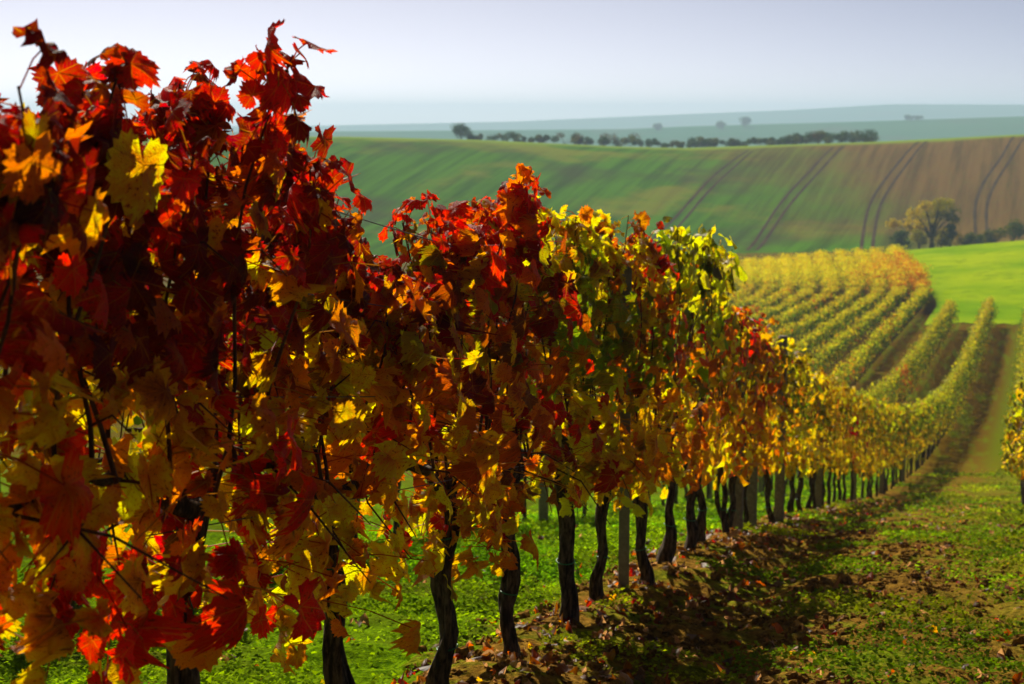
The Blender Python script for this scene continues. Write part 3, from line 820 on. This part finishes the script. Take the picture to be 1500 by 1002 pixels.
# ------------------------------------------------------------------ ground cover, loose earth, fallen leaves
def ground_cover():
    g = np.random.default_rng(77)
    bands = [(3.4, 8, 130000, .014), (8, 13, 120000, .017), (13, 22, 100000, .024), (22, 45, 80000, .04)]
    VV, FF, CC, UU, off = [], [], [], [], 0
    for ya, yb, n, s in bands:
        Y = g.uniform(ya, yb, n); X = g.uniform(-4.6, 2.6, n) + (np.interp(Y, _Y, _X0) + 1.46)
        sl = lane(X, Y)
        d = np.where(sl < 0, sstep(-.12, -.5, sl) * (.12 + .88 * sstep(.2, .42, noise(X * 1.6, Y * 1.6, 51))) * (1 - .75 * np.exp(-((sl + 2.45) / .25) ** 2)),
                     np.maximum(.6 * sstep(.46, .66, noise(X * 1.9, Y * 1.4, 52)), sstep(1.3, 2.3, sl) * .5 * sstep(.42, .66, noise(X * 2.2, Y * 2.2, 53))))
        d = d * (.6 + .4 * sstep(.3, .6, noise(X * 7, Y * 7, 54)))
        k = g.random(n) < d; X, Y, sl = X[k], Y[k], sl[k]; m = len(X)
        # leaves sit in rosettes: pull them into little tufts
        lift = g.random(m) ** 1.4 * np.where(sl < 0, .055, .035) * (.5 + noise(X * 9, Y * 9, 55))
        P = np.stack([X, Y, gz(X, Y) + lift + .004], -1)
        N = np.stack([g.normal(0, .5, m), g.normal(0, .5, m), np.ones(m)], -1); a = g.random(m) * 6.28
        T = np.stack([np.cos(a), np.sin(a), g.normal(.2, .3, m)], -1)
        base = np.where((noise(X * 1.1, Y * 1.1, 56) > .5)[:, None], np.array([[.20, .44, .004]]), np.array([[.33, .52, .005]])) * np.exp(g.normal(0, .25, (m, 1)) + 1.1 * (noise(X * .9, Y * .9, 58) - .6)[:, None])
        base = np.where((sl > 0)[:, None], base * np.array([[.9, .70, .9]]), base)
        V, F, C, U = leaves(P, g.uniform(.7, 1.5, m) * s, N, T, base, base * .9, 3, g, 1.0)
        VV.append(V); FF.append(F + off); CC.append(C); UU.append(U); off += len(V)
    tag(obj("ground_cover", mesh("ground_cover", np.concatenate(VV), np.concatenate(FF), True, np.concatenate(CC), np.concatenate(UU)), WEED),
        "bright green chickweed carpeting the ground beneath the vines", "weeds", kind="stuff")
ground_cover()

def loose_soil():
    g = np.random.default_rng(78)
    t = (1 + 5 ** .5) / 2
    iv = nrmz(np.array([(-1, t, 0), (1, t, 0), (-1, -t, 0), (1, -t, 0), (0, -1, t), (0, 1, t), (0, -1, -t), (0, 1, -t), (t, 0, -1), (t, 0, 1), (-t, 0, -1), (-t, 0, 1)], float))
    fi = np.array([(0, 11, 5), (0, 5, 1), (0, 1, 7), (0, 7, 10), (0, 10, 11), (1, 5, 9), (5, 11, 4), (11, 10, 2), (10, 7, 6), (7, 1, 8), (3, 9, 4), (3, 4, 2), (3, 2, 6), (3, 6, 8), (3, 8, 9), (4, 9, 5), (2, 4, 11), (6, 2, 10), (8, 6, 7), (9, 8, 1)])
    mid = {}; V = list(iv); F = []
    def mp(a, b):
        k = (min(a, b), max(a, b))
        if k not in mid: mid[k] = len(V); V.append(nrmz(V[a] + V[b]))
        return mid[k]
    for a, b, c in fi:
        x, y, z = mp(a, b), mp(b, c), mp(c, a); F += [(a, x, z), (b, y, x), (c, z, y), (x, y, z)]
    V = np.array(V); F = np.array(F)
    n = 6500
    Y = 5.0 + 15 * g.random(n) ** 1.7; s = np.where(g.random(n) < .75, g.normal(1.0, .6, n), g.uniform(-.3, 2.5, n)); X = np.interp(Y, _Y, _X0) + s
    k = noise(X * 1.9, Y * 1.4, 52) < .72; X, Y = X[k], Y[k]; n = len(X)
    sz = .006 + .024 * g.random(n) ** 3.5
    D = 1 + .28 * g.normal(0, 1, (n, len(V)))
    L = V[None] * D[..., None] * (sz[:, None] * np.exp(g.normal(0, .2, (n, 3))))[:, None] * np.array([1, 1, .75])
    P = np.stack([X, Y, gz(X, Y) + sz * .25], -1)
    A = (P[:, None] + L).reshape(-1, 3); FF = (F[None] + (np.arange(n) * len(V))[:, None, None]).reshape(-1, 3)
    M = Mat("crumbled_earth"); p = M.pos(); f = M.noise(p, 60, 4, .7)
    mat = M.surface(M.principled(M.mix(M.ramp(f, .3, .7), (.07, .036, .010), (.31, .17, .034)), .95, .0, M.bump(f, .7, .01)))
    tag(obj("loose_soil", mesh("loose_soil", A, FF, False), mat), "brown crumbs and clods of earth on the track", "soil", kind="stuff")
loose_soil()

def leaf_litter():
    g = np.random.default_rng(79)
    n = 3600
    Y = 4.6 + 26 * g.random(n) ** 1.5; s = np.where(g.random(n) < .4, g.normal(.15, .35, n), g.uniform(-2.3, 2.4, n)); X = np.interp(Y, _Y, _X0) + s
    k = (s > -.5) | (g.random(n) < .3); X, Y, s = X[k], Y[k], s[k]; n = len(X)
    P = np.stack([X, Y, gz(X, Y) + g.uniform(.01, .03, n)], -1)
    N = np.stack([g.normal(0, .45, n), g.normal(0, .45, n), np.ones(n)], -1); a = g.random(n) * 6.28
    T = np.stack([np.cos(a), np.sin(a), g.normal(.1, .2, n)], -1)
    w = wts("brown:4 rust:3 tan:6 gold:1 red:.25 crimson:.6 orange:.6"); a = (g.random((n, 1)) > np.cumsum(w)[None]).sum(1).clip(0, len(PK) - 1)
    c = PV[a] * np.exp(g.normal(-.1, .25, (n, 1)))
    V, F, C, U = leaves(P, (.012 + .036 * g.random(n) ** 2), N, T, c, c * .8, 1, g, 2.6)
    tag(obj("leaf_litter", mesh("leaf_litter", V, F, True, C, U), LEAFM), "fallen brown and red vine leaves scattered along the foot of the row", "fallen leaves", kind="stuff")
leaf_litter()

# ------------------------------------------------------------------ trees and bushes
def tree(name, label, cat, u, v, h, w, pal, n, leaf, group=None, trunk=.25, flat=1.0, seed=0, clumps=9):
    g = np.random.default_rng(900 + seed)
    X, Y = W(u, v); z = float(land(u, v)) - .05
    root = thing(name, label, cat, (X, Y, z), group)
    th = h * trunk
    cen = []
    for i in range(clumps):
        a = g.random() * 6.28; q = g.random() ** .5 * .36 * w
        cen.append((q * cos(a), q * sin(a), th + (h - th) * g.uniform(.25, .82) * (1 - .25 * (q / (.5 * w)) ** 2)))
    cen = np.array(cen); cr = g.uniform(.20, .34, clumps) * min(w, (h - th) * 1.3)
    i = g.integers(0, clumps, n); d = nrmz(g.normal(0, 1, (n, 3))) * (g.random((n, 1)) ** .45)
    P = cen[i] + d * cr[i][:, None] * np.array([1.15, 1.15, .95])
    k = (P[:, 2] > .1) & (P[:, 2] < h * 1.02); P, d, i = P[k], d[k], i[k]; m = len(P)
    N = d + g.normal(0, .6, (m, 3)); T = g.normal(0, 1, (m, 3))
    pv = np.array(pal); ci = (i + (g.random(m) < .3) * g.integers(0, 5, m)) % len(pv)
    c = pv[ci] * np.exp(g.normal(0, .25, (m, 1)))
    V, F, C, U = leaves(P, leaf * g.uniform(.7, 1.3, m), N, T, c, c, 3, g)
    obj("crown", mesh("crown", V, F, True, C, U), TREE, root)
    b = MB(); b.tube([(0, 0, -.1), (.02 * h, 0, th * .6), (0, .01 * h, th + (h - th) * .4)], [.035 * h, .026 * h, .015 * h], 8)
    for j in range(min(5, clumps)):
        b.tube([(0, 0, th * .8), cen[j] * np.array([.5, .5, .8]), cen[j]], [.015 * h, .01 * h, .005 * h], 5)
    b.build("trunk", TBARK, root)
    return root

DG, MG, OG, BG_ = (.028, .072, .010), (.055, .10, .018), (.12, .13, .018), (.11, .075, .022)
RS = [(-10.6, 353.7, 3.3, 4.1), (-7.5, 354.9, 1.45, 1.7), (-1.4, 359.4, 2.33, 4.31), (2.6, 357.7, 1.46, 2.29), (5.4, 353.8, 1.73, 3.11), (10.7, 356.5, 2.6, 4.85), (15.4, 356.8, 1.88, 3.43),
      (19.0, 354.3, 2.16, 3.68), (22.5, 358.9, 3.04, 4.88), (26.6, 353.9, 1.87, 5.1), (31.6, 356.1, 1.74, 4.27), (35.7, 357.1, 1.6, 3.71), (39.2, 356.4, 2.31, 3.56), (41.8, 357.7, 2.03, 3.15),
      (45.4, 358.9, 1.89, 4.02), (49.0, 360.7, 1.9, 4.04), (51.4, 355.3, 1.74, 2.84), (55.4, 358.2, 1.89, 3.44), (59.2, 358.6, 2.18, 3.16), (60.8, 355.3, 2.59, 3.13), (62.8, 353.0, 2.72, 3.39),
      (66.5, 360.8, 2.48, 3.17), (68.0, 355.4, 2.59, 3.41), (70.4, 355.5, 2.59, 3.13), (73.8, 360.1, 2.9, 3.46)]
RL = {0: "dense dark round tree standing alone on the ridge above the red leaves", 1: "tiny bush at the foot of the lone dark round ridge tree",
      2: "low grey-green bush on the ridge next after the lone round tree", 3: "small faint bush on the ridge between two low grey-green ones", 4: "low thinning bush on the ridge before the brownish mound",
      5: "brownish rounded bush mound starting the long ridge hedge", 6: "low bush just after the brownish mound of the ridge hedge", 7: "medium bush leading up to the pointed tree of the ridge hedge",
      8: "pointed taller tree amid the first half of the ridge hedge", 12: "dark bush opening the denser half of the ridge hedge", 24: "last and largest bush ending the ridge hedge by bare brown field"}
for i, (u, v, h, w) in enumerate(RS):
    lab = RL.get(i) or ("low dark bush in the thin middle stretch of the ridge hedge" if i < 18 else "upright dark bush in the tall end stretch of the ridge hedge")
    pal = [DG, MG, DG] if i == 0 else ([BG_, OG, DG] if i in (5, 8, 20) else [DG, OG, MG, DG])
    tree("tree" if i in (0, 8) else "bush", lab, "tree" if i in (0, 8) else "bush", u, v, h * 1.05, w * (1.2 if i == 0 else 2.3), pal, 1800, .17, "bushes and trees along the ridge", .03, seed=i)

# the spreading autumn tree in the dip, with its limbs
def autumn_tree():
    g = np.random.default_rng(66)
    u, v = 54.4, 221.; X, Y = W(u, v); z = float(land(u, v)) - .05
    root = thing("tree", "wide open-crowned tree with orange-yellow leaves standing below the brown slope", "tree", (X, Y, z))
    e = np.array([cos(YAW), sin(YAW), 0]); dpt = np.array([-sin(YAW), cos(YAW), 0])
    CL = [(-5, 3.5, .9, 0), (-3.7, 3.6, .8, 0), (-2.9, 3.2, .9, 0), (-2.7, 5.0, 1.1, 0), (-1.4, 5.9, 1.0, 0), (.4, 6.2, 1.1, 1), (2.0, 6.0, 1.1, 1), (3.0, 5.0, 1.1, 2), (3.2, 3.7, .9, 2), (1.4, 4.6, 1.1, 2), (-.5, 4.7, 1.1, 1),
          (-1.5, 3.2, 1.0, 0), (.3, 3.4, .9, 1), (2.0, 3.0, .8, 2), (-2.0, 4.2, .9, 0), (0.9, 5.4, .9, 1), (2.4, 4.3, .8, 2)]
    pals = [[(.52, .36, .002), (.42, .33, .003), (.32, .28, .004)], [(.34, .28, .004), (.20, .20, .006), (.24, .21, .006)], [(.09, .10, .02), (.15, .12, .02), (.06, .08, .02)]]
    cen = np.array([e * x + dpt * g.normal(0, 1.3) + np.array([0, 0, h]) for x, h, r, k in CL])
    b = MB(); fork = np.array([0, 0, 2.0])
    b.tube([(0, 0, -.2), e * .05 + (0, 0, 1.0), fork, fork + (0, 0, 1.4)], [.42, .32, .27, .16], 10)
    for c in cen:
        md = fork + (c - fork) * .5 + np.array([0, 0, -.25 if c[2] < 4 else .1])
        b.tube([fork - (0, 0, .3), md, c, c + (c - md) * .3], [.15, .09, .045, .02], 6)
    b.build("trunk", TBARK, root)
    n = 9000; i = g.integers(0, len(CL), n); r = np.array([q[2] for q in CL])
    d = nrmz(g.normal(0, 1, (n, 3))) * g.random((n, 1)) ** .5
    P = cen[i] + d * r[i][:, None] * np.array([1.1, 1.1, .8])
    k = noise(P[:, 0] * 1.6, P[:, 2] * 1.6 + P[:, 1], 71) > .30; P, i, d = P[k], i[k], d[k]; n = len(P)
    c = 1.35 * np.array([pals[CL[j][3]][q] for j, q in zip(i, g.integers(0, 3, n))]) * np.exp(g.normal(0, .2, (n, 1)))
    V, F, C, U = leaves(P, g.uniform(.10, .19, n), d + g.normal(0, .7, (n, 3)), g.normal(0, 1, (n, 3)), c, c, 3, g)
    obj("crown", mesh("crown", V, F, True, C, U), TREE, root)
autumn_tree()
YG, YO = (.30, .27, .03), (.22, .16, .03)
for i, (x, v, h, w, pal, lab) in enumerate([
        (1347, 214, 3.3, 2.3, [YG, (.24, .24, .03)], "bright yellow-green bush at the foot of the wide orange-leaved tree"),
        (1379, 213, 2.7, 2.6, [YO, YG, OG], "rounded olive-yellow bush close to the tree's trunk"),
        (1322, 216, 3.2, 2.9, [DG, MG], "dark green bush between the golden vine crest and yellow-green bush"),
        (1393, 219, 3.6, 1.9, [DG, DG, MG], "dark upright bush just past the rounded olive-yellow bush"),
        (1412, 222, 2.3, 2.6, [OG, YO, DG], "low olive bush between the autumn tree and the last wheel tracks"),
        (1432, 224, 2.2, 2.9, [MG, OG], "low green bush where the last wheel tracks reach the meadow"),
        (1458, 222, 2.7, 2.7, [OG, YO, MG], "olive bush on the meadow's far rim beyond the wheel tracks"),
        (1483, 221, 3.9, 3.6, [DG, OG, MG], "tall dark bush at the end of the meadow's far rim")]):
    tree("bush", lab, "bush", (x - 750) / 2500 * v, v, h, w, pal, 1300, .15, "bushes along the foot of the slope", .1, seed=100 + i)
for i, (u, v, h, w, lab) in enumerate([
        (141., 900., 15.5, 10.5, "large pale blue tree crown rising hazily behind the ridge hedge"),
        (128., 930., 9.5, 12., "faint blue tree beside the large hazy crown behind the ridge"), (150., 960., 10., 11., "faint blue tree in the haze just past the large hazy crown"),
        (112., 980., 10., 16., "long faint blue copse behind the middle of the ridge hedge"), (98., 990., 9., 14., "faint blue treetop left in haze behind the thin ridge hedge"),
        (180., 1470., 9., 16., "hazy tree on the pale far field edge over the ridge"), (200., 1480., 11., 12., "taller hazy tree on the pale far field edge"),
        (126., 1480., 8., 10., "very faint small tree on the misty far field"),
        (350., 1500., 6.5, 22., "small blue copse on the crest of the teal far field")]):
    tree("tree", lab, "tree", u, v, h * .8, w, [DG, MG], 1300, .55, "hazy trees on the far fields", .12, seed=200 + i, clumps=11)

# ------------------------------------------------------------------ haze: one closed box of even air
def haze():
    us, va, vb, za, zb = 3400, -60, 4900, -64, 36
    V = []
    for z in (za, zb):
        for u, v in ((-us, va), (us, va), (us, vb), (-us, vb)):
            X, Y = W(u, v); V.append((X, Y, z))
    F = [(0, 3, 2, 1), (4, 5, 6, 7), (0, 1, 5, 4), (1, 2, 6, 5), (2, 3, 7, 6), (3, 0, 4, 7)]
    M = Mat("haze_air")
    nd = M.n("VolumePrincipled"); nd.inputs["Color"].default_value = (.50, .68, .94, 1); nd.inputs["Density"].default_value = .00040; nd.inputs["Anisotropy"].default_value = 0.25
    M.link(nd.outputs[0], M.out.inputs[1])
    o = obj("haze", mesh("haze", V, F, False), M.m)
    tag(o, "pale blue haze over the far fields", "haze", kind="stuff")
haze()
